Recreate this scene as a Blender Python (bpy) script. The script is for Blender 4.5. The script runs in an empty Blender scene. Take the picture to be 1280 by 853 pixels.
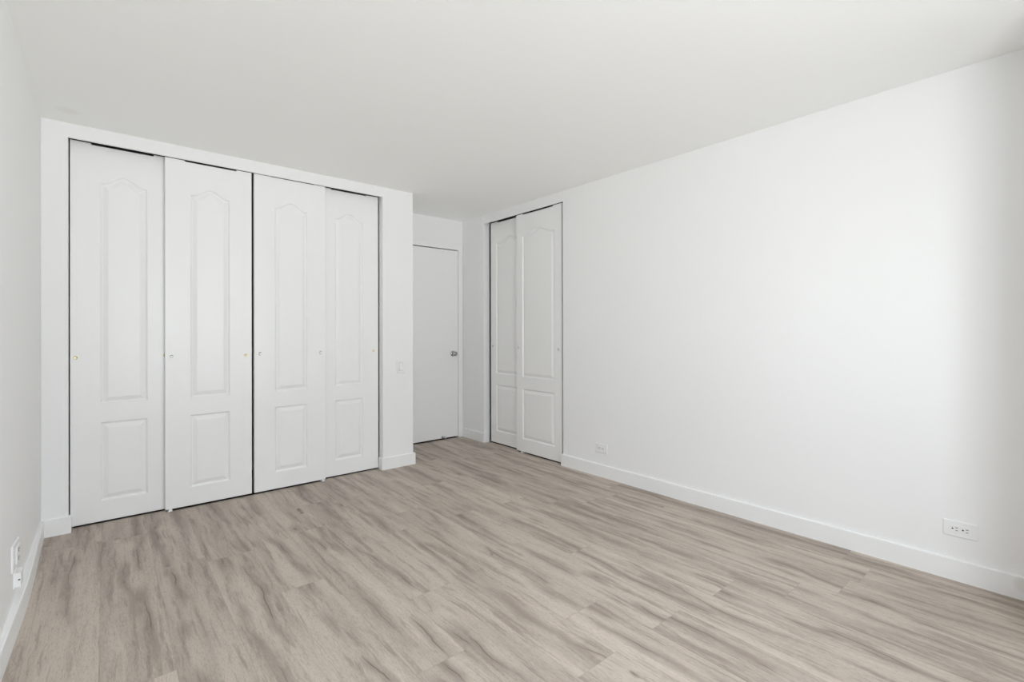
import bpy, bmesh, math, random
from mathutils import Vector, Matrix
from mathutils.geometry import tessellate_polygon

sc = bpy.context.scene
COL = sc.collection

# ------------------------------------------------------------------ camera
CAM_H = 1.19
TH, PITCH, ROLL = 0.700800, 0.0015175, -0.0020611
FPX, SHY = 601.70, -12.917
cam_d = bpy.data.cameras.new('camera')
cam = bpy.data.objects.new('camera', cam_d)
COL.objects.link(cam)
fw = Vector((math.sin(TH) * math.cos(PITCH), math.cos(TH) * math.cos(PITCH), math.sin(PITCH)))
ri = Vector((math.cos(TH), -math.sin(TH), 0))
up = ri.cross(fw)
r2 = ri * math.cos(ROLL) + up * math.sin(ROLL)
u2 = -ri * math.sin(ROLL) + up * math.cos(ROLL)
M = Matrix((r2, u2, -fw)).transposed().to_4x4()
M.translation = Vector((0, 0, CAM_H))
cam.matrix_world = M
cam_d.sensor_fit = 'HORIZONTAL'
cam_d.sensor_width = 36.0
cam_d.lens = FPX / 1280 * 36.0
cam_d.shift_y = SHY / 1280
cam_d.clip_start = 0.02
sc.camera = cam

# ------------------------------------------------------------------ room numbers (metres)
XL, XR = -0.2880, 3.0967          # faces of the left and the right wall
YC = 3.884                        # face of the closet wall
YE = 4.540                        # face of the entry wall
YR = -0.50                        # face of the window wall behind the camera
H = 2.436
XP = 2.113                        # right end of the closet wall
WX0, WX1, WZ0, WZ1 = 0.05, 2.00, 0.45, 2.30   # window opening
BT, BH = 0.014, 0.102             # baseboard

# ------------------------------------------------------------------ light: overcast daylight through the window
w = bpy.data.worlds.new('daylight')
sc.world = w
w.use_nodes = True
wt = w.node_tree
wt.nodes.clear()
tc = wt.nodes.new('ShaderNodeTexCoord')
sx = wt.nodes.new('ShaderNodeSeparateXYZ')
rp = wt.nodes.new('ShaderNodeValToRGB')
mr = wt.nodes.new('ShaderNodeMapRange')
bg = wt.nodes.new('ShaderNodeBackground')
wo = wt.nodes.new('ShaderNodeOutputWorld')
wt.links.new(tc.outputs['Generated'], sx.inputs[0])
wt.links.new(sx.outputs['Z'], mr.inputs['Value'])
mr.inputs['From Min'].default_value = -1
mr.inputs['From Max'].default_value = 1
wt.links.new(mr.outputs[0], rp.inputs[0])
RAMP = [(0.0, .62, .63, .62), (0.25, .82, .83, .825), (0.36, 1.92, 1.96, 1.97), (0.42, 2.10, 2.16, 2.18), (0.48, 2.05, 2.12, 2.15), (0.51, 1.18, 1.25, 1.32), (0.56, 1.34, 1.44, 1.55), (0.66, 1.70, 1.82, 1.95), (1.0, 1.60, 1.72, 1.86)]
els = rp.color_ramp.elements
while len(els) < len(RAMP):
    els.new(.5)
for el, (p, r_, g_, b_) in zip(els, RAMP):      # bright ground and buildings below a paler sky
    el.position = p
    el.color = (r_, g_, b_, 1)
wt.links.new(rp.outputs[0], bg.inputs['Color'])
bg.inputs['Strength'].default_value = 3.54
wt.links.new(bg.outputs[0], wo.inputs[0])

pl = bpy.data.lights.new('window_daylight', 'AREA')
pl.shape = 'RECTANGLE'
pl.size, pl.size_y = WX1 - WX0, WZ1 - WZ0
pl.cycles.is_portal = True
plo = bpy.data.objects.new('window_daylight', pl)
COL.objects.link(plo)
plo.location = ((WX0 + WX1) / 2, YR - 0.10, (WZ0 + WZ1) / 2)
plo.rotation_euler = (math.radians(90), 0, 0)

vs = sc.view_settings
vs.view_transform = 'Standard'
vs.look = 'None'
vs.gamma = 1.0
vs.use_curve_mapping = False
vs.exposure = 0.0
sc.cycles.max_bounces = 24
sc.cycles.diffuse_bounces = 20
sc.cycles.sample_clamp_indirect = 4.0


# ------------------------------------------------------------------ materials
class NT:
    """Small helper to write node maths."""
    def __init__(s, name):
        s.m = bpy.data.materials.new(name)
        s.m.use_nodes = True
        s.t = s.m.node_tree
        s.bsdf = s.t.nodes['Principled BSDF']

    def link(s, a, b):
        s.t.links.new(a, b)

    def put(s, sock, v):
        if hasattr(v, 'node'):
            s.link(v, sock)
        else:
            sock.default_value = v

    def math(s, op, a, b=None, c=None, clamp=False):
        n = s.t.nodes.new('ShaderNodeMath')
        n.operation = op
        n.use_clamp = clamp
        s.put(n.inputs[0], a)
        if b is not None:
            s.put(n.inputs[1], b)
        if c is not None:
            s.put(n.inputs[2], c)
        return n.outputs[0]

    def step(s, v, a, b, smooth=True):
        n = s.t.nodes.new('ShaderNodeMapRange')
        n.interpolation_type = 'SMOOTHSTEP' if smooth else 'LINEAR'
        s.put(n.inputs['Value'], v)
        n.inputs['From Min'].default_value = a
        n.inputs['From Max'].default_value = b
        return n.outputs[0]

    def comb(s, x, y, z):
        n = s.t.nodes.new('ShaderNodeCombineXYZ')
        for i, v in enumerate((x, y, z)):
            s.put(n.inputs[i], v)
        return n.outputs[0]

    def noise(s, vec, detail=3, rough=.55, dist=0.0):
        n = s.t.nodes.new('ShaderNodeTexNoise')
        n.inputs['Scale'].default_value = 1
        n.inputs['Detail'].default_value = detail
        n.inputs['Roughness'].default_value = rough
        n.inputs['Distortion'].default_value = dist
        s.link(vec, n.inputs['Vector'])
        return n.outputs['Fac']

    def mix(s, f, a, b, mode='MIX'):
        n = s.t.nodes.new('ShaderNodeMix')
        n.data_type = 'RGBA'
        n.blend_type = mode
        s.put(n.inputs[0], f)
        s.put(n.inputs[6], a)
        s.put(n.inputs[7], b)
        return n.outputs[2]

    def bump(s, h, strength, dist):
        n = s.t.nodes.new('ShaderNodeBump')
        n.inputs['Strength'].default_value = strength
        n.inputs['Distance'].default_value = dist
        s.link(h, n.inputs['Height'])
        s.link(n.outputs[0], s.bsdf.inputs['Normal'])


def paint(name, col, rough, spec=.4, grain=0.0, spot=None):
    k = NT(name)
    t = k.t.nodes.new('ShaderNodeTexCoord')
    n = k.t.nodes.new('ShaderNodeTexNoise')
    n.inputs['Scale'].default_value = 2.2
    n.inputs['Detail'].default_value = 2
    k.link(t.outputs['Object'], n.inputs['Vector'])
    c2 = tuple(c * 0.985 for c in col)
    c = k.mix(n.outputs['Fac'], (*col, 1), (*c2, 1))
    if spot:                                       # a smudge with a place of its own
        cen, rad, scol = spot
        d = k.t.nodes.new('ShaderNodeVectorMath')
        d.operation = 'DISTANCE'
        k.link(t.outputs['Object'], d.inputs[0])
        d.inputs[1].default_value = cen
        f = k.step(d.outputs['Value'], rad, rad * .45)
        c = k.mix(f, c, (*scol, 1))
    k.link(c, k.bsdf.inputs['Base Color'])
    k.bsdf.inputs['Roughness'].default_value = rough
    k.bsdf.inputs['Specular IOR Level'].default_value = spec
    if grain:
        n2 = k.t.nodes.new('ShaderNodeTexNoise')
        n2.inputs['Scale'].default_value = 260
        n2.inputs['Detail'].default_value = 2
        k.link(t.outputs['Object'], n2.inputs['Vector'])
        k.bump(n2.outputs['Fac'], grain, .001)
    return k.m


WALL = (0.865, 0.869, 0.868)
M_WALL = paint('wall_paint', WALL, .62, .25, .03)
M_CEIL = paint('ceiling_paint', (0.950, 0.956, 0.947), .75, .2, .03, ((-0.165, 3.669, H), .065, (.905, .908, .895)))
M_TRIM = paint('trim_paint', (0.875, 0.880, 0.880), .38, .4)
M_TRIMR = paint('trim_paint_smudged', (0.875, 0.880, 0.880), .38, .4, 0, ((XR - BT, .165, .066), .045, (.76, .77, .74)))
M_DOOR = paint('door_paint', (0.872, 0.875, 0.870), .33, .42)
M_PLATE = paint('white_plastic', (0.86, 0.865, 0.865), .3, .45)
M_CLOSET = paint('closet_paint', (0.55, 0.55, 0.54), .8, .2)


def plain(name, col, rough, metal=0.0, wear=.06):
    k = NT(name)
    t = k.t.nodes.new('ShaderNodeTexCoord')
    n = k.t.nodes.new('ShaderNodeTexNoise')
    n.inputs['Scale'].default_value = 60
    k.link(t.outputs['Object'], n.inputs['Vector'])
    c = k.mix(n.outputs['Fac'], (*col, 1), (*[x * (1 - wear) for x in col], 1))
    k.link(c, k.bsdf.inputs['Base Color'])
    k.bsdf.inputs['Roughness'].default_value = rough
    k.bsdf.inputs['Metallic'].default_value = metal
    return k.m


M_BRASS = plain('brass', (.84, .76, .54), .30, 1)
M_NICKEL = plain('nickel', (.72, .72, .70), .25, 1)
M_CHROME = plain('chrome', (.45, .45, .45), .07, 1)
M_DARK = plain('dark_slot', (.03, .03, .03), .6)
M_SEAM_SHADE = plain('grey_seam_shade', (.34, .34, .33), .7)
M_STEEL = plain('dull_steel', (.30, .29, .27), .4, 1)
M_RUBBER = plain('white_rubber', (.85, .85, .84), .6)
M_TRACK_SHADE = plain('track_and_gap_shade', (.016, .014, .012), .7)  # near black: gap shade put into the tracks and the under-door sheets


def floor_material():
    k = NT('wood_plank_floor')
    uv = k.t.nodes.new('ShaderNodeUVMap')
    uv.uv_map = 'UVMap'
    s = k.t.nodes.new('ShaderNodeSeparateXYZ')
    k.link(uv.outputs[0], s.inputs[0])
    u, v = s.outputs[0], s.outputs[1]
    at = k.t.nodes.new('ShaderNodeAttribute')
    at.attribute_name = 'plank'
    sr = k.t.nodes.new('ShaderNodeSeparateColor')
    k.link(at.outputs['Color'], sr.inputs[0])
    ra, rb, rc = sr.outputs[0], sr.outputs[1], sr.outputs[2]
    U = k.math('ADD', u, k.math('MULTIPLY', ra, 37.0))
    V = k.math('ADD', v, k.math('MULTIPLY', rb, 53.0))
    Wz = k.math('MULTIPLY', rc, 19.0)

    def P(sx_, sy_, dz=0.0):
        return k.comb(k.math('MULTIPLY', U, sx_), k.math('MULTIPLY', V, sy_), k.math('ADD', Wz, dz))
    # slow wander of the grain across the plank
    wob = k.math('MULTIPLY', k.math('SUBTRACT', k.noise(P(5, 2.4, 3.1), 2), .5), .05)
    U = k.math('ADD', U, wob)
    broad = k.noise(P(11, 1.0), 3, .55)
    mid = k.noise(P(36, 2.6, 5.0), 5, .62)
    fibre = k.noise(P(150, 9, 9.0), 5, .70)
    hair = k.noise(P(380, 46, 2.0), 3, .65)
    light, body, shade, dark = (.560, .489, .426, 1), (.440, .378, .327, 1), (.272, .226, .192, 1), (.150, .118, .094, 1)
    c = k.mix(k.step(broad, .36, .62), light, body)
    c = k.mix(k.math('MULTIPLY', k.step(mid, .49, .70), .68), c, shade)
    both = k.math('MULTIPLY', k.step(broad, .48, .66), k.step(mid, .46, .64))
    c = k.mix(k.math('MULTIPLY', both, .55), c, shade)
    # cathedral figure inside the darker bands
    wv = k.t.nodes.new('ShaderNodeTexWave')
    wv.wave_type = 'RINGS'
    wv.inputs['Scale'].default_value = 1.0
    wv.inputs['Distortion'].default_value = 5
    wv.inputs['Detail'].default_value = 2
    k.link(P(26, 2.6, 1.0), wv.inputs['Vector'])
    c = k.mix(k.math('MULTIPLY', k.math('MULTIPLY', wv.outputs['Fac'], k.step(mid, .47, .66)), .22), c, shade)
    # fibres
    c = k.mix(k.math('MULTIPLY', k.step(fibre, .50, .74), .42), c, shade)
    c = k.mix(k.math('MULTIPLY', k.step(fibre, .48, .28), .28), c, (.60, .53, .468, 1))
    c = k.mix(k.math('MULTIPLY', k.step(hair, .50, .72), .55), c, shade)
    c = k.mix(k.math('MULTIPLY', k.step(hair, .48, .30), .40), c, (.60, .53, .468, 1))
    # one or two wandering cracks along each plank, inside a softer dark band with knots on it
    def line(frac, seed, amp):
        vv = k.math('ADD', V, seed)
        def n1(f, z):
            return k.math('SUBTRACT', k.noise(k.comb(k.math('MULTIPLY', vv, f), z, Wz), 2, .5), .5)
        uc = k.math('ADD', k.math('MULTIPLY', frac, PW), k.math('MULTIPLY', n1(1.5, 2.0), amp))
        uc = k.math('ADD', uc, k.math('MULTIPLY', n1(11.0, 5.0), .022))
        return k.math('ABSOLUTE', k.math('SUBTRACT', u, uc)), n1
    for fr_, seed, amp in ((k.math('ADD', .22, k.math('MULTIPLY', ra, .56)), 3.0, .20), (k.math('ADD', .15, k.math('MULTIPLY', rb, .7)), 17.0, .16)):
        d, n1 = line(fr_, seed, amp)
        on = k.step(n1(1.7, 9.0), -.06, .10)
        on2 = k.step(n1(3.8, 13.0), -.05, .07)
        wide = k.math('ADD', d, k.math('MULTIPLY', k.math('SUBTRACT', mid, .5), .10))
        c = k.mix(k.math('MULTIPLY', k.math('MULTIPLY', k.step(wide, .036, -.004), on), .72), c, shade)
        c = k.mix(k.math('MULTIPLY', k.math('MULTIPLY', k.step(d, .0036, .0010), k.math('MULTIPLY', on, on2)), .68), c, dark)
        kn = k.math('ADD', d, k.math('MULTIPLY', k.step(n1(4.3, 21.0), .24, .10), .05))
        c = k.mix(k.math('MULTIPLY', k.step(kn, .020, .003), .75), c, dark)
    # knots
    vo = k.t.nodes.new('ShaderNodeTexVoronoi')
    vo.inputs['Scale'].default_value = 1
    k.link(k.comb(k.math('MULTIPLY', U, 7.0), k.math('MULTIPLY', V, 2.6), Wz), vo.inputs['Vector'])
    svc = k.t.nodes.new('ShaderNodeSeparateColor')
    k.link(vo.outputs['Color'], svc.inputs[0])
    some = k.step(svc.outputs[0], .74, .76)
    kd = k.math('ADD', vo.outputs['Distance'], k.math('MULTIPLY', k.math('SUBTRACT', mid, .5), .25))
    c = k.mix(k.math('MULTIPLY', k.math('MULTIPLY', k.step(kd, .30, .06), some), .55), c, shade)
    c = k.mix(k.math('MULTIPLY', k.math('MULTIPLY', k.step(kd, .085, .02), some), .75), c, dark)
    # each plank has a tone of its own
    tone = k.math('ADD', .945, k.math('MULTIPLY', rc, .11))
    hs = k.t.nodes.new('ShaderNodeHueSaturation')
    k.link(c, hs.inputs['Color'])
    k.link(tone, hs.inputs['Value'])
    c = hs.outputs[0]
    # joints between planks
    uvb = k.t.nodes.new('ShaderNodeUVMap')
    uvb.uv_map = 'Edge'
    se = k.t.nodes.new('ShaderNodeSeparateXYZ')
    k.link(uvb.outputs[0], se.inputs[0])
    eu = k.math('MULTIPLY', k.math('SUBTRACT', .5, k.math('ABSOLUTE', k.math('SUBTRACT', se.outputs[0], .5))), PW)
    ev = k.math('MULTIPLY', k.math('SUBTRACT', .5, k.math('ABSOLUTE', k.math('SUBTRACT', se.outputs[1], .5))), PL)
    seam = k.math('MAXIMUM', k.step(eu, .0016, .0006), k.step(ev, .0018, .0006))
    c = k.mix(k.math('MULTIPLY', seam, .30), c, shade)
    k.link(c, k.bsdf.inputs['Base Color'])
    k.bsdf.inputs['Roughness'].default_value = .50
    k.bsdf.inputs['Specular IOR Level'].default_value = .16
    h = k.math('SUBTRACT', k.math('MULTIPLY', fibre, .5), seam)
    k.bump(h, .12, .001)
    return k.m


PW, PL = .21, 1.51


# ------------------------------------------------------------------ mesh helpers
def obj(name, bm, mat, parent=None, loc=None):
    bmesh.ops.recalc_face_normals(bm, faces=bm.faces)
    me = bpy.data.meshes.new(name)
    bm.to_mesh(me)
    bm.free()
    mats = mat if isinstance(mat, (list, tuple)) else [mat]
    for m in mats:
        me.materials.append(m)
    o = bpy.data.objects.new(name, me)
    COL.objects.link(o)
    if parent:
        o.parent = parent
    if loc:
        o.location = loc
    return o


def tag(o, label=None, cat=None, group=None, kind=None):
    if label:
        o['label'] = label
    if cat:
        o['category'] = cat
    if group:
        o['group'] = group
    if kind:
        o['kind'] = kind
    return o


def thing(name, label, cat, loc=(0, 0, 0), rot=(0, 0, 0), group=None, kind=None):
    o = bpy.data.objects.new(name, None)
    o.empty_display_size = .05
    COL.objects.link(o)
    o.location = loc
    o.rotation_euler = rot
    return tag(o, label, cat, group, kind)


def copy_tree(o, parent=None):
    c = o.copy()
    COL.objects.link(c)
    c.parent = parent
    for ch in list(o.children):
        copy_tree(ch, c)
    return c


def offset_loop(pts, d):
    """Move a closed counter-clockwise 2-D outline inward by d."""
    n = len(pts)
    out = []
    for i in range(n):
        a, b, c = Vector(pts[i - 1]), Vector(pts[i]), Vector(pts[(i + 1) % n])
        e1, e2 = (b - a).normalized(), (c - b).normalized()
        n1, n2 = Vector((-e1.y, e1.x)), Vector((-e2.y, e2.x))
        m = (n1 + n2)
        if m.length < 1e-6:
            m = n1
        m.normalize()
        q = b + m * (d / max(.35, m.dot(n1)))
        out.append((q.x, q.y))
    return out


def prism(outline, axis, a, b, bevel=0.0, bm=None):
    """Extrude a 2-D outline (counter-clockwise) along an axis from a to b, with a small chamfer on both ends."""
    bm = bm or bmesh.new()

    def mk(p, t):
        if axis == 'X':
            return bm.verts.new((t, p[0], p[1]))
        if axis == 'Y':
            return bm.verts.new((p[0], t, p[1]))
        return bm.verts.new((p[0], p[1], t))
    if bevel:
        ins = offset_loop(outline, bevel)
        seq = [(ins, a), (outline, a + bevel), (outline, b - bevel), (ins, b)] if b > a else \
              [(ins, a), (outline, a - bevel), (outline, b + bevel), (ins, b)]
    else:
        seq = [(outline, a), (outline, b)]
    rings = [[mk(p, t) for p in o] for o, t in seq]
    n = len(outline)
    for r0, r1 in zip(rings, rings[1:]):
        for i in range(n):
            bm.faces.new((r0[i], r0[(i + 1) % n], r1[(i + 1) % n], r1[i]))
    for ring, src in ((rings[0], seq[0][0]), (rings[-1], seq[-1][0])):
        for t in tessellate_polygon([[Vector((p[0], p[1], 0)) for p in src]]):
            try:
                bm.faces.new([ring[i] for i in t])
            except ValueError:
                pass
    return bm


def rect(x0, x1, y0, y1):
    return [(x0, y0), (x1, y0), (x1, y1), (x0, y1)]


def box(x0, x1, y0, y1, z0, z1, bevel=0.0, bm=None):
    bm = bm or bmesh.new()
    r = bmesh.ops.create_cube(bm, size=1)
    vsn = r['verts']
    for v in vsn:
        v.co = Vector(((x0 + x1) / 2 + v.co.x * (x1 - x0), (y0 + y1) / 2 + v.co.y * (y1 - y0), (z0 + z1) / 2 + v.co.z * (z1 - z0)))
    if bevel:
        ed = list({e_ for v in vsn for e_ in v.link_edges})
        bmesh.ops.bevel(bm, geom=ed, offset=bevel, segments=2, profile=.5, affect='EDGES')
    return bm


def lathe(prof, seg=32, axis='Y'):
    """Revolve (radius, offset) pairs around an axis."""
    bm = bmesh.new()
    rings = []
    for r, t in prof:
        ring = []
        if r < 1e-6:
            ring = [bm.verts.new((0, t, 0) if axis == 'Y' else (0, 0, t))] * seg
        else:
            for i in range(seg):
                a = 2 * math.pi * i / seg
                p = (r * math.cos(a), t, r * math.sin(a)) if axis == 'Y' else (r * math.cos(a), r * math.sin(a), t)
                ring.append(bm.verts.new(p))
        rings.append(ring)
    for r0, r1 in zip(rings, rings[1:]):
        for i in range(seg):
            q = []
            for v in (r0[i], r0[(i + 1) % seg], r1[(i + 1) % seg], r1[i]):
                if v not in q:
                    q.append(v)
            if len(q) > 2:
                f = bm.faces.new(q)
                f.smooth = True
    return bm


def struct(name, bm, mat, label, cat, parent=None):
    return tag(obj(name, bm, mat, parent), label, cat, None, 'structure')


# ------------------------------------------------------------------ floor: planks laid along the right wall
random.seed(11)
bm = bmesh.new()
uvl = bm.loops.layers.uv.new('UVMap')
edl = bm.loops.layers.uv.new('Edge')
cll = bm.loops.layers.float_color.new('plank')
JOINT = {-3: 2.99, -2: 1.41, -1: 2.36, 0: 1.49, 1: 1.93, 2: 1.12, -4: .55, -5: 2.1}
FX0, FX1, FY0, FY1 = XL - .05, 3.90, YR - .12, 4.75
k0, k1 = math.floor((FX0 - .82) / PW), math.ceil((FX1 - .82) / PW)
for kx in range(k0, k1):
    xa, xb = .82 + kx * PW, .82 + (kx + 1) * PW
    j0 = JOINT.get(kx, random.uniform(0, PL))
    n0 = math.floor((FY0 - j0) / PL)
    for ny in range(n0, n0 + 6):
        ya, yb = j0 + ny * PL, j0 + (ny + 1) * PL
        col = (random.random(), random.random(), random.random(), 1)
        x0, x1, y0, y1 = max(xa, FX0), min(xb, FX1), max(ya, FY0), min(yb, FY1)
        if x1 - x0 < 1e-4 or y1 - y0 < 1e-4:
            continue
        f = bm.faces.new([bm.verts.new((x, y, 0)) for x, y in ((x0, y0), (x1, y0), (x1, y1), (x0, y1))])
        for lp in f.loops:
            x, y = lp.vert.co.x, lp.vert.co.y
            lp[uvl].uv = (x - xa, y - ya)
            lp[edl].uv = ((x - xa) / PW, (y - ya) / PL)
            lp[cll] = col
bmesh.ops.remove_doubles(bm, verts=bm.verts, dist=1e-5)
fl = struct('floor', bm, floor_material(), 'grey brown wood plank floor running across the whole empty room', 'floor')

# ------------------------------------------------------------------ ceiling
struct('ceiling', box(XL - .15, 3.95, YR - .15, 4.80, H, H + .1), M_CEIL, 'smooth flat white ceiling over the whole room', 'ceiling')

# ------------------------------------------------------------------ walls
EPS = .002
struct('wall_left', box(XL - .12, XL, YR - .12, YC + .80, 0, H), M_WALL, 'plain pale wall with a low outlet, meeting the wide closet', 'wall')

OX0, OX1, OZ = -.172, 1.822, 2.351                      # wide closet opening
ol = [(XL, 0), (OX0, 0), (OX0, OZ), (OX1, OZ), (OX1, 0), (XP, 0), (XP, H), (XL, H)]
bm = prism(ol, 'Y', YC, YC + .018, .003)
OU = OZ + .055                                          # hollow for the track behind the fascia
prism([(XL, 0), (OX0, 0), (OX0, OU), (OX1, OU), (OX1, 0), (XP, 0), (XP, H), (XL, H)], 'Y', YC + .018, YC + .078, 0, bm)
struct('wall_back', bm, M_WALL, 'white wall framing the wide closet with four sliding doors', 'wall')
# the side of the closet towards the entry
struct('wall_entry_side', box(XP - .10, XP, YC + .078, YE, 0, H), M_WALL, 'white side of the wide closet facing the entry door', 'wall')
# inside of the wide closet
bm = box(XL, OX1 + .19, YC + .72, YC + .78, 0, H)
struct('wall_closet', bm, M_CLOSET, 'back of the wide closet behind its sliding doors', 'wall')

# entry wall with its door opening
DX0, DX1, DZ = 2.165, 3.036, 2.112
ol = [(XP - .10, 0), (DX0 - .003, 0), (DX0 - .003, DZ), (DX1, DZ), (DX1, 0), (XR + .12, 0), (XR + .12, H), (XP - .10, H)]
struct('wall_entry', prism(ol, 'Y', YE, YE + .12), M_WALL, 'narrow wall around the plain entry door', 'wall')
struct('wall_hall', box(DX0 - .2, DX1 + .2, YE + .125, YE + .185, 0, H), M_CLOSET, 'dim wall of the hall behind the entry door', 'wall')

# right wall: long part, pier, header above the narrow closet
RY0, RY1, RZ = 2.972, 4.141, 2.345
struct('wall_right', prism(rect(YR - .12, RY0, 0, H), 'X', XR, XR + .12, .003), M_WALL, 'long bare white wall with two outlets and a baseboard', 'wall')
struct('wall_pier', prism(rect(RY1, YE, 0, H), 'X', XR, XR + .082, .003), M_WALL, 'narrow strip of wall between the entry door and the narrow closet', 'wall')
bm = prism(rect(RY0, RY1, RZ, H), 'X', XR + .003, XR + .020, .001)
prism(rect(RY0, RY1, RZ + .055, H), 'X', XR + .020, XR + .115, 0, bm)
struct('wall_header', bm, M_WALL, 'strip of wall above the two doors of the narrow closet', 'wall')
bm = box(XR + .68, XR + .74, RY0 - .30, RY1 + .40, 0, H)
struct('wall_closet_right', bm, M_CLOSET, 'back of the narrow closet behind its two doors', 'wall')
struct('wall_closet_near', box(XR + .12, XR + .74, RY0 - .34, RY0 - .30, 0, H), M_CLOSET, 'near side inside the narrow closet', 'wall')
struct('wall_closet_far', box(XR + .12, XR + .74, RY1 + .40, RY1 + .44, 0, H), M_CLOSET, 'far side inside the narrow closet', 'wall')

# rear wall with an unseen window, put in to light the room
bm = bmesh.new()
box(XL - .12, WX0, YR - .20, YR, 0, H, 0, bm)
box(WX1, XR + .12, YR - .20, YR, 0, H, 0, bm)
box(WX0, WX1, YR - .20, YR, 0, WZ0, 0, bm)
box(WX0, WX1, YR - .20, YR, WZ1, H, 0, bm)
struct('wall_rear', bm, M_WALL, 'wall with the unseen window behind the viewer', 'wall')
struct('shade_column', box(2.70, XR + .001, YR - .01, .10, 0, H), M_WALL, 'unseen square white column, added beside the window to shade the long wall', 'column')  # unseen blocker, added to shade the near end of the right wall
wn = thing('window_1', 'unseen white framed window lighting the room', 'window', ((WX0 + WX1) / 2, YR - .14, WZ0), kind='structure')
ww, wh = WX1 - WX0, WZ1 - WZ0
fr = bmesh.new()
for a, b, c_, d_ in ((-ww / 2, -ww / 2 + .05, 0, wh), (ww / 2 - .05, ww / 2, 0, wh), (-ww / 2 + .05, ww / 2 - .05, 0, .05),
                     (-ww / 2 + .05, ww / 2 - .05, wh - .05, wh), (-.025, .025, .05, wh - .05)):
    box(a, b, -.03, .03, c_, d_, 0, fr)
obj('window_frame', fr, M_TRIM, wn)
obj('window_sill', box(-ww / 2, ww / 2, .03, .19, -.002, .022, .003), M_TRIM, wn)

# ------------------------------------------------------------------ baseboards
def baseboard(name, path, label, mat=M_TRIM):
    """path: wall-line points walked with the room on the left; the board stands towards the room."""
    bm = bmesh.new()
    prof = [(0, 0), (BT, 0), (BT, BH - .004), (BT - .004, BH), (0, BH)]
    n = len(path)
    rings = []
    for i, p in enumerate(path):
        p = Vector(p)
        if i == 0:
            d1 = d2 = (Vector(path[1]) - p).normalized()
        elif i == n - 1:
            d1 = d2 = (p - Vector(path[i - 1])).normalized()
        else:
            d1, d2 = (p - Vector(path[i - 1])).normalized(), (Vector(path[i + 1]) - p).normalized()
        n1, n2 = Vector((-d1.y, d1.x)), Vector((-d2.y, d2.x))
        m = (n1 + n2).normalized()
        m = m / m.dot(n1)
        rings.append([bm.verts.new((p.x + m.x * t, p.y + m.y * t, z)) for t, z in prof])
    for a, b in zip(rings, rings[1:]):
        for i in range(len(prof)):
            j = (i + 1) % len(prof)
            bm.faces.new((a[i], a[j], b[j], b[i]))
    bm.faces.new(rings[0])
    bm.faces.new(rings[-1])
    return struct(name, bm, mat, label, 'baseboard')


baseboard('baseboard_right', [(XR, YR), (XR, RY0), (XR + .018, RY0)], 'long white baseboard along the bare wall with two outlets', M_TRIMR)
baseboard('baseboard_pier', [(XR + .055, RY1), (XR, RY1), (XR, YE)], 'short white baseboard between the entry door and the narrow closet')
baseboard('baseboard_back_right', [(XP, YE), (XP, YC), (OX1, YC), (OX1, YC + .055)], 'short white baseboard under the light switch')
baseboard('baseboard_back_left', [(OX0, YC + .02), (OX0, YC), (XL, YC)], 'short white baseboard stub between the corner and the wide closet')
# the left board bows a little away from its wall
front = [(3.870, -.2735), (3.52, -.2680), (3.25, -.2625), (2.98, -.2600), (2.74, -.2645), (2.37, -.2730), (1.6, -.274), (YR, -.274)]
bm = bmesh.new()
rings = []
for y, x in front:
    rings.append([bm.verts.new(p) for p in ((XL, y, 0), (x, y, 0), (x, y, BH - .004), (x - .004, y, BH), (XL, y, BH))])
for a, b in zip(rings, rings[1:]):
    for i in range(5):
        j = (i + 1) % 5
        bm.faces.new((a[i], a[j], b[j], b[i]))
bm.faces.new(rings[0])
bm.faces.new(rings[-1])
struct('baseboard_left', bm, M_TRIM, 'white baseboard under the outlet and jack box, bowing off the wall', 'baseboard')


# ------------------------------------------------------------------ sliding closet doors
def arch_panel(x0, x1, z0, zs, rise, d=0.0, seg=44):
    """Outline of the tall raised panel, d inside its rim: straight sides, arched top. Counter-clockwise."""
    x0, x1, z0, zs = x0 + d, x1 - d, z0 + d, zs - d
    pts = [(x0, z0), (x1, z0)]
    hw, cx = (x1 - x0) / 2, (x0 + x1) / 2
    for i in range(seg + 1):
        s = 1 - 2 * i / seg
        t = min(1.0, abs(s) / .94)
        zz = zs + rise * (.5 * (1 + math.cos(math.pi * t ** .92)))
        pts.append((cx + s * hw, zz))
    return pts


# depth of the moulding, from its rim inwards
MOULD = [(0, 0), (.0030, .0016), (.0095, .0100), (.0140, .0112), (.0185, .0098), (.0390, .0010), (.0425, .0004)]


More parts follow.
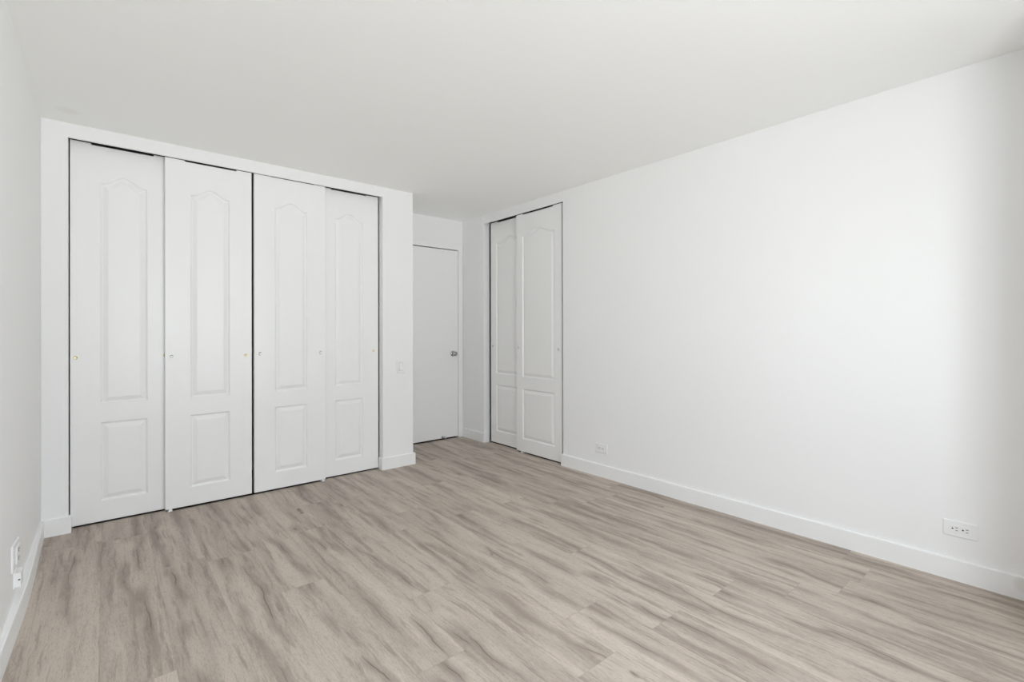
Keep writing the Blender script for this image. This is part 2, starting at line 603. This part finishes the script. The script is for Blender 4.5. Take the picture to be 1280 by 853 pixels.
def door_slab(wd, z0, z1, pw, notch, nd, thick=.034):
    """Front face at y = 0 facing -y, x from 0 to wd; a shallow cut-out in the top edge."""
    bm = bmesh.new()
    a, b = notch
    outline = [(0, z0), (wd, z0), (wd, z1), (b, z1), (b, z1 - nd), (a, z1 - nd), (a, z1), (0, z1)]
    inner = offset_loop(outline, .0015)
    px0, px1 = (wd - pw) / 2, (wd + pw) / 2
    panels = [lambda d: rect(px0 + d, px1 - d, .135 + d, .629 - d), lambda d: arch_panel(px0, px1, .742, 2.124, .052, d)]
    mk = lambda pts, y: [bm.verts.new((p[0], y, p[1])) for p in pts]
    r0, r1, r2_ = mk(inner, 0), mk(outline, .0015), mk(outline, thick)
    n = len(outline)
    for p, q in ((r0, r1), (r1, r2_)):
        for i in range(n):
            j = (i + 1) % n
            bm.faces.new((p[i], p[j], q[j], q[i]))
    for t in tessellate_polygon([[Vector((p[0], p[1], 0)) for p in outline]]):
        bm.faces.new([r2_[i] for i in t])
    flat = list(r0)
    polys = [[Vector((p[0], p[1], 0)) for p in inner]]
    for shape in panels:
        pn = shape(0)
        loops = [mk(shape(d), y) for d, y in MOULD]
        for la, lb in zip(loops, loops[1:]):
            m = len(la)
            for i in range(m):
                j = (i + 1) % m
                bm.faces.new((la[i], la[j], lb[j], lb[i]))
        ip = shape(MOULD[-1][0])
        for t in tessellate_polygon([[Vector((p[0], p[1], 0)) for p in ip]]):
            try:
                bm.faces.new([loops[-1][i] for i in t])
            except ValueError:
                pass
        polys.append([Vector((p[0], p[1], 0)) for p in reversed(pn)])
        flat += list(reversed(loops[0]))
    for t in tessellate_polygon(polys):
        try:
            bm.faces.new([flat[i] for i in t])
        except ValueError:
            pass
    return bm


PULL = [(.0118, 0), (.0118, -.0014), (.0108, -.0022), (.0092, -.0024), (.0078, -.0006), (0, -.0003)]


def closet_door(x, y, rot, wd, z0, z1, pw, notch, nd, pulls, label, group):
    o = thing('closet_door', label, 'closet door', (x, y, 0), (0, 0, rot), group, 'thing')
    obj('door_panel', door_slab(wd, z0, z1, pw, notch, nd), M_DOOR, o)
    for px, pz, mat, lb in pulls:
        q = obj('finger_pull', lathe(PULL, 24), mat, o, (px, 0, pz))
        q['label'] = lb
    return o


BR, NI = 'small round brass finger pull', 'small round nickel finger pull'
YF, YB = YC + .022, YC + .064                    # front faces of the two rows of doors
WD = .514
G1, G2 = 'sliding doors of the wide closet', 'sliding doors of the narrow closet'
X1, X2, X3, X4 = -.166, .299, .829, 1.2955
closet_door(X1, YB, 0, WD, .011, 2.3600, .238, (X1 * -1 - .069, X1 * -1 + .242), .0095,
            [(.026, 1.036, M_BRASS, BR), (.468, 1.036, M_BRASS, BR)],
            'outermost white sliding door of the wide closet, beside the corner with the plain pale wall', G1)
closet_door(X2, YF, 0, WD, .013, 2.3500, .238, (.409 - X2, .715 - X2), .0075,
            [(.034, 1.029, M_NICKEL, NI), (.473, 1.021, M_BRASS, BR)],
            'second white sliding door of the wide closet from the corner, overlapping the corner door', G1)
closet_door(X3, YF, 0, WD, .012, 2.3512, .238, (.945 - X3, 1.255 - X3), .0020,
            [(.038, 1.030, M_NICKEL, NI), (.474, 1.026, M_NICKEL, NI)],
            'third white sliding door of the wide closet counted from the corner', G1)
closet_door(X4, YB, 0, WD, .010, 2.3590, .238, (1.404 - X4, 1.703 - X4), .0075,
            [(.038, 1.028, M_BRASS, BR), (.470, 1.026, M_BRASS, BR)],
            'white sliding door of the wide closet nearest the light switch', G1)
# narrow closet: doors face -x, local x runs towards the camera
WN = .622
R90 = -math.pi / 2
YN, YF2 = 3.632, 4.098                            # far edges of the near and the far door
closet_door(XR + .024, YN, R90, WN, .012, 2.3425, .444, (YN - 3.544, YN - 3.118), .0090,
            [(.030, 1.032, M_NICKEL, NI), (.580, 1.026, M_NICKEL, NI)],
            'fully visible white sliding door of the narrow closet, beside the long bare wall', G2)
closet_door(XR + .064, YF2, R90, WN, .013, 2.3510, .444, (.110, .520), .0100,
            [(.032, 1.036, M_NICKEL, NI), (.590, 1.036, M_NICKEL, NI)],
            'half hidden white sliding door of the narrow closet, nearer the entry door', G2)

# overhead tracks, dark above the doors
def track(name, along, label):
    bm = bmesh.new()
    if along == 'X':
        for y in (YC + .0205, YC + .0600, YC + .0985):      # three lips of a double channel under a top plate
            box(OX0 + .001, OX1 - .001, y, y + .0015, OZ + .018, OZ + .052, 0, bm)
        box(OX0 + .001, OX1 - .001, YC + .0205, YC + .1000, OZ + .052, OZ + .0545, 0, bm)
    else:
        for x in (XR + .0225, XR + .0620, XR + .1005):
            box(x, x + .0015, RY0 + .001, RY1 - .001, RZ + .018, RZ + .052, 0, bm)
        box(XR + .0225, XR + .1020, RY0 + .001, RY1 - .001, RZ + .052, RZ + .0545, 0, bm)
    return struct(name, bm, M_TRACK_SHADE, label, 'track')


track('trim_1', 'X', 'dark sliding track above the wide closet doors')
track('trim_2', 'Y', 'dark sliding track above the narrow closet doors')
# shade in the gaps under the doors, painted as dark sheets on the planks
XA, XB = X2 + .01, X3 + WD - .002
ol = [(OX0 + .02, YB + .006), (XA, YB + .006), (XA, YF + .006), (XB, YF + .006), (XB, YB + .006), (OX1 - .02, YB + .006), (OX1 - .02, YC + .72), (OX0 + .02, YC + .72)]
struct('gap_shade_wide', prism(ol, 'Z', 0, .0015), M_TRACK_SHADE, 'dark sheet painting the shade under the wide closet doors', 'painted shade')
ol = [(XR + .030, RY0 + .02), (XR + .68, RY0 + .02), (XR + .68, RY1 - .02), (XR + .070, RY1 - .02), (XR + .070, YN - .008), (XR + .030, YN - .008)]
struct('gap_shade_narrow', prism(ol, 'Z', 0, .0015), M_TRACK_SHADE, 'dark sheet painting the shade under the narrow closet doors', 'painted shade')
struct('gap_shade_entry', box(DX0 + .004, DX1 - .006, YE + .004, YE + .12, 0, .0015), M_TRACK_SHADE, 'dark sheet painting the shade under the entry door', 'painted shade')


# ------------------------------------------------------------------ little white floor guides under the doors
def guide(x, y, rot, label):
    o = thing('door_guide', label, 'door guide', (x, y, 0), (0, 0, rot), 'floor guides of the sliding doors')
    obj('guide_foot', box(-.014, .014, -.012, .050, 0, .004, .001), M_RUBBER, o)
    obj('guide_lip', box(-.009, .009, -.009, -.004, .0035, .022, .0012), M_RUBBER, o)
    return o


guide(.325, YF, 0, 'white plastic floor guide under the second door from the corner of the wide closet')
guide(1.322, YF, 0, 'white plastic floor guide under the third door from the corner of the wide closet')
guide(XR + .024, 3.548, R90, 'white plastic floor guide under the doors of the narrow closet')

# ------------------------------------------------------------------ entry door
fr = [(XP + .001, 0), (DX0 + .002, 0), (DX0 + .002, DZ - .007), (DX1 - .003, DZ - .007), (DX1 - .003, 0), (DX1 + .053, 0), (DX1 + .053, DZ + .05), (XP + .001, DZ + .05)]
struct('trim_3', prism(fr, 'Y', YE - .012, YE + .10, .002), M_TRIM, 'white metal frame around the plain entry door', 'door frame')
dr = thing('door_1', 'plain flat white entry door with a round chrome knob', 'door', (DX0 + .006, YE - .004, 0), kind='structure')
DW = DX1 - DX0 - .013
obj('door_slab', box(0, DW, 0, .040, .016, DZ - .017, .001), M_DOOR, dr)
KX, KZ = 2.962 - (DX0 + .006), .943
obj('door_rosette', lathe([(0, -.0135), (.014, -.0135), (.026, -.009), (.031, -.003), (.031, 0)], 40), M_CHROME, dr, (KX, 0, KZ))['label'] = 'round chrome rosette'
kn = obj('door_knob', lathe([(.011, -.012), (.011, -.024), (.017, -.030), (.0245, -.038), (.0270, -.047), (.0250, -.056), (.0185, -.062), (.009, -.064), (0, -.0642)], 40), M_CHROME, dr, (KX, 0, KZ))
kn['label'] = 'round chrome knob'
st = obj('door_stop', lathe([(0, -.003), (.011, -.003), (.011, 0)], 20), M_STEEL, dr, (2.822 - (DX0 + .006), 0, .029))
st['label'] = 'small dull steel door stop low on the door'
arm = box(-.004, .040, -.009, -.0035, -.006, .002, .001)
obj('door_stop_arm', arm, M_STEEL, st)
obj('door_stop_tip', lathe([(0, -.012), (.005, -.012), (.0075, -.008), (.0075, -.002), (0, -.002)], 20), M_RUBBER, st, (.037, 0, -.012))['label'] = 'white rubber tip'


# ------------------------------------------------------------------ outlets and switch (built facing -y, x to the right, z up)
def rounded(w_, h_, y0, y1, bevel, cx=0, cz=0):
    return box(cx - w_ / 2, cx + w_ / 2, min(y0, y1), max(y0, y1), cz - h_ / 2, cz + h_ / 2, bevel)


def outlet(label, loc, rot, group, pw=.124, ph=.076):
    """A sideways duplex outlet: long plate with a rectangular body, two sets of slots."""
    o = thing('wall_outlet', label, 'outlet', loc, rot, group)
    bm = bmesh.new()
    w2, h2 = pw / 2, ph / 2
    seq = [(rect(-w2, w2, -h2, h2), 0), (rect(-w2, w2, -h2, h2), -.0025), (rect(-w2 + .004, w2 - .004, -h2 + .004, h2 - .004), -.0060)]
    rg = [[bm.verts.new((p[0], y, p[1])) for p in pts] for pts, y in seq]
    for a, b in zip(rg, rg[1:]):
        for i in range(4):
            bm.faces.new((a[i], a[(i + 1) % 4], b[(i + 1) % 4], b[i]))
    bm.faces.new(rg[0])
    bm.faces.new(rg[-1])
    obj('cover_plate', bm, M_PLATE, o)
    for s in (-1, 1):
        r = obj('receptacle', rounded(.0345, .0345, -.0055, -.0078, .0009), M_PLATE, o, (s * .0182, 0, 0))
        obj('ground_hole', lathe([(.0034, -.0076), (.0034, -.0083), (0, -.0083)], 16), M_DARK, r, (-.0085, 0, .001))
        obj('slot', rounded(.0092, .0026, -.0077, -.0083, 0), M_DARK, r, (.0062, 0, .0064))
        obj('slot', rounded(.0078, .0026, -.0077, -.0083, 0), M_DARK, r, (.0062, 0, -.0064))
    return o


GO = 'sideways outlets on the long bare wall'
o1 = outlet('sideways white double outlet low on the long bare wall, the one far from the closet', (XR, .376, .245), (0, 0, R90), GO)
o2 = copy_tree(o1)
o2.location = (XR, 2.538, .231)
o2['label'] = 'sideways white double outlet low on the long bare wall, close to the narrow closet'

# upright outlet on the left wall
o3 = thing('wall_outlet', 'upright white outlet plate low on the plain pale wall beside the wide closet', 'outlet', (XL, 2.800, .286), (0, 0, math.radians(90 - 3)))
obj('cover_plate', prism(rect(-.060, .060, -.054, .054), 'Y', 0, -.0095, .003), M_PLATE, o3)
rc_ = obj('receptacle', prism(rect(-.022, .040, -.034, .034), 'Y', -.0090, -.0150, .002), M_PLATE, o3)
for sz in (-1, 1):
    for q in (-1, 1):
        obj('slot', rounded(.0028, .009, -.0148, -.0156, 0), M_DARK, rc_, (.009 + q * .0065, 0, sz * .017 + .003))
    obj('ground_hole', lathe([(.003, -.0148), (.003, -.0156), (0, -.0156)], 16), M_DARK, rc_, (.009, 0, sz * .017 - .007))
# jack box under it
jb = thing('phone_jack', 'small white jack box with one dark port under the upright outlet', 'phone jack', (XL, 2.833, .180))
obj('jack_body', box(0, .0225, -.032, .030, -.029, .029, .002), M_PLATE, jb)
obj('jack_base', box(0, .004, -.036, .034, -.033, .033, .001), M_PLATE, jb)
obj('jack_port', box(.0135, .0205, -.0328, -.0315, -.0020, .0028, 0), M_DARK, jb)['label'] = 'dark port'

# dimmer switch on the pier beside the wide closet
sw = thing('light_switch', 'white wall switch plate between the wide closet and the entry door', 'light switch', (1.988, YC, .883))
bm = bmesh.new()
w2, h2 = .038, .061
seq = [(rect(-w2, w2, -h2, h2), 0), (rect(-w2, w2, -h2, h2), -.0055), (rect(-w2 + .003, w2 - .003, -h2 + .003, h2 - .003), -.0085)]
rg = [[bm.verts.new((p[0], y, p[1])) for p in pts] for pts, y in seq]
for a, b in zip(rg, rg[1:]):
    for i in range(4):
        bm.faces.new((a[i], a[(i + 1) % 4], b[(i + 1) % 4], b[i]))
bm.faces.new(rg[0])
bm.faces.new(rg[-1])
obj('cover_plate', bm, M_PLATE, sw)
bm = bmesh.new()
prof = [(-.0080, -.034), (-.0150, -.0335), (-.0105, 0), (-.0092, .034), (-.0080, .034)]
ra_ = [[bm.verts.new((x, y, z)) for y, z in prof] for x in (-.0165, .0165)]
for i in range(len(prof)):
    j = (i + 1) % len(prof)
    bm.faces.new((ra_[0][i], ra_[0][j], ra_[1][j], ra_[1][i]))
bm.faces.new(ra_[0])
bm.faces.new(ra_[1])
obj('rocker', bm, M_PLATE, sw)
obj('rocker_seam_shade', box(-.0180, .0180, -.0088, -.0070, -.0358, .0352, 0), M_SEAM_SHADE, sw)  # grey plate painting the shade in the seam round the rocker
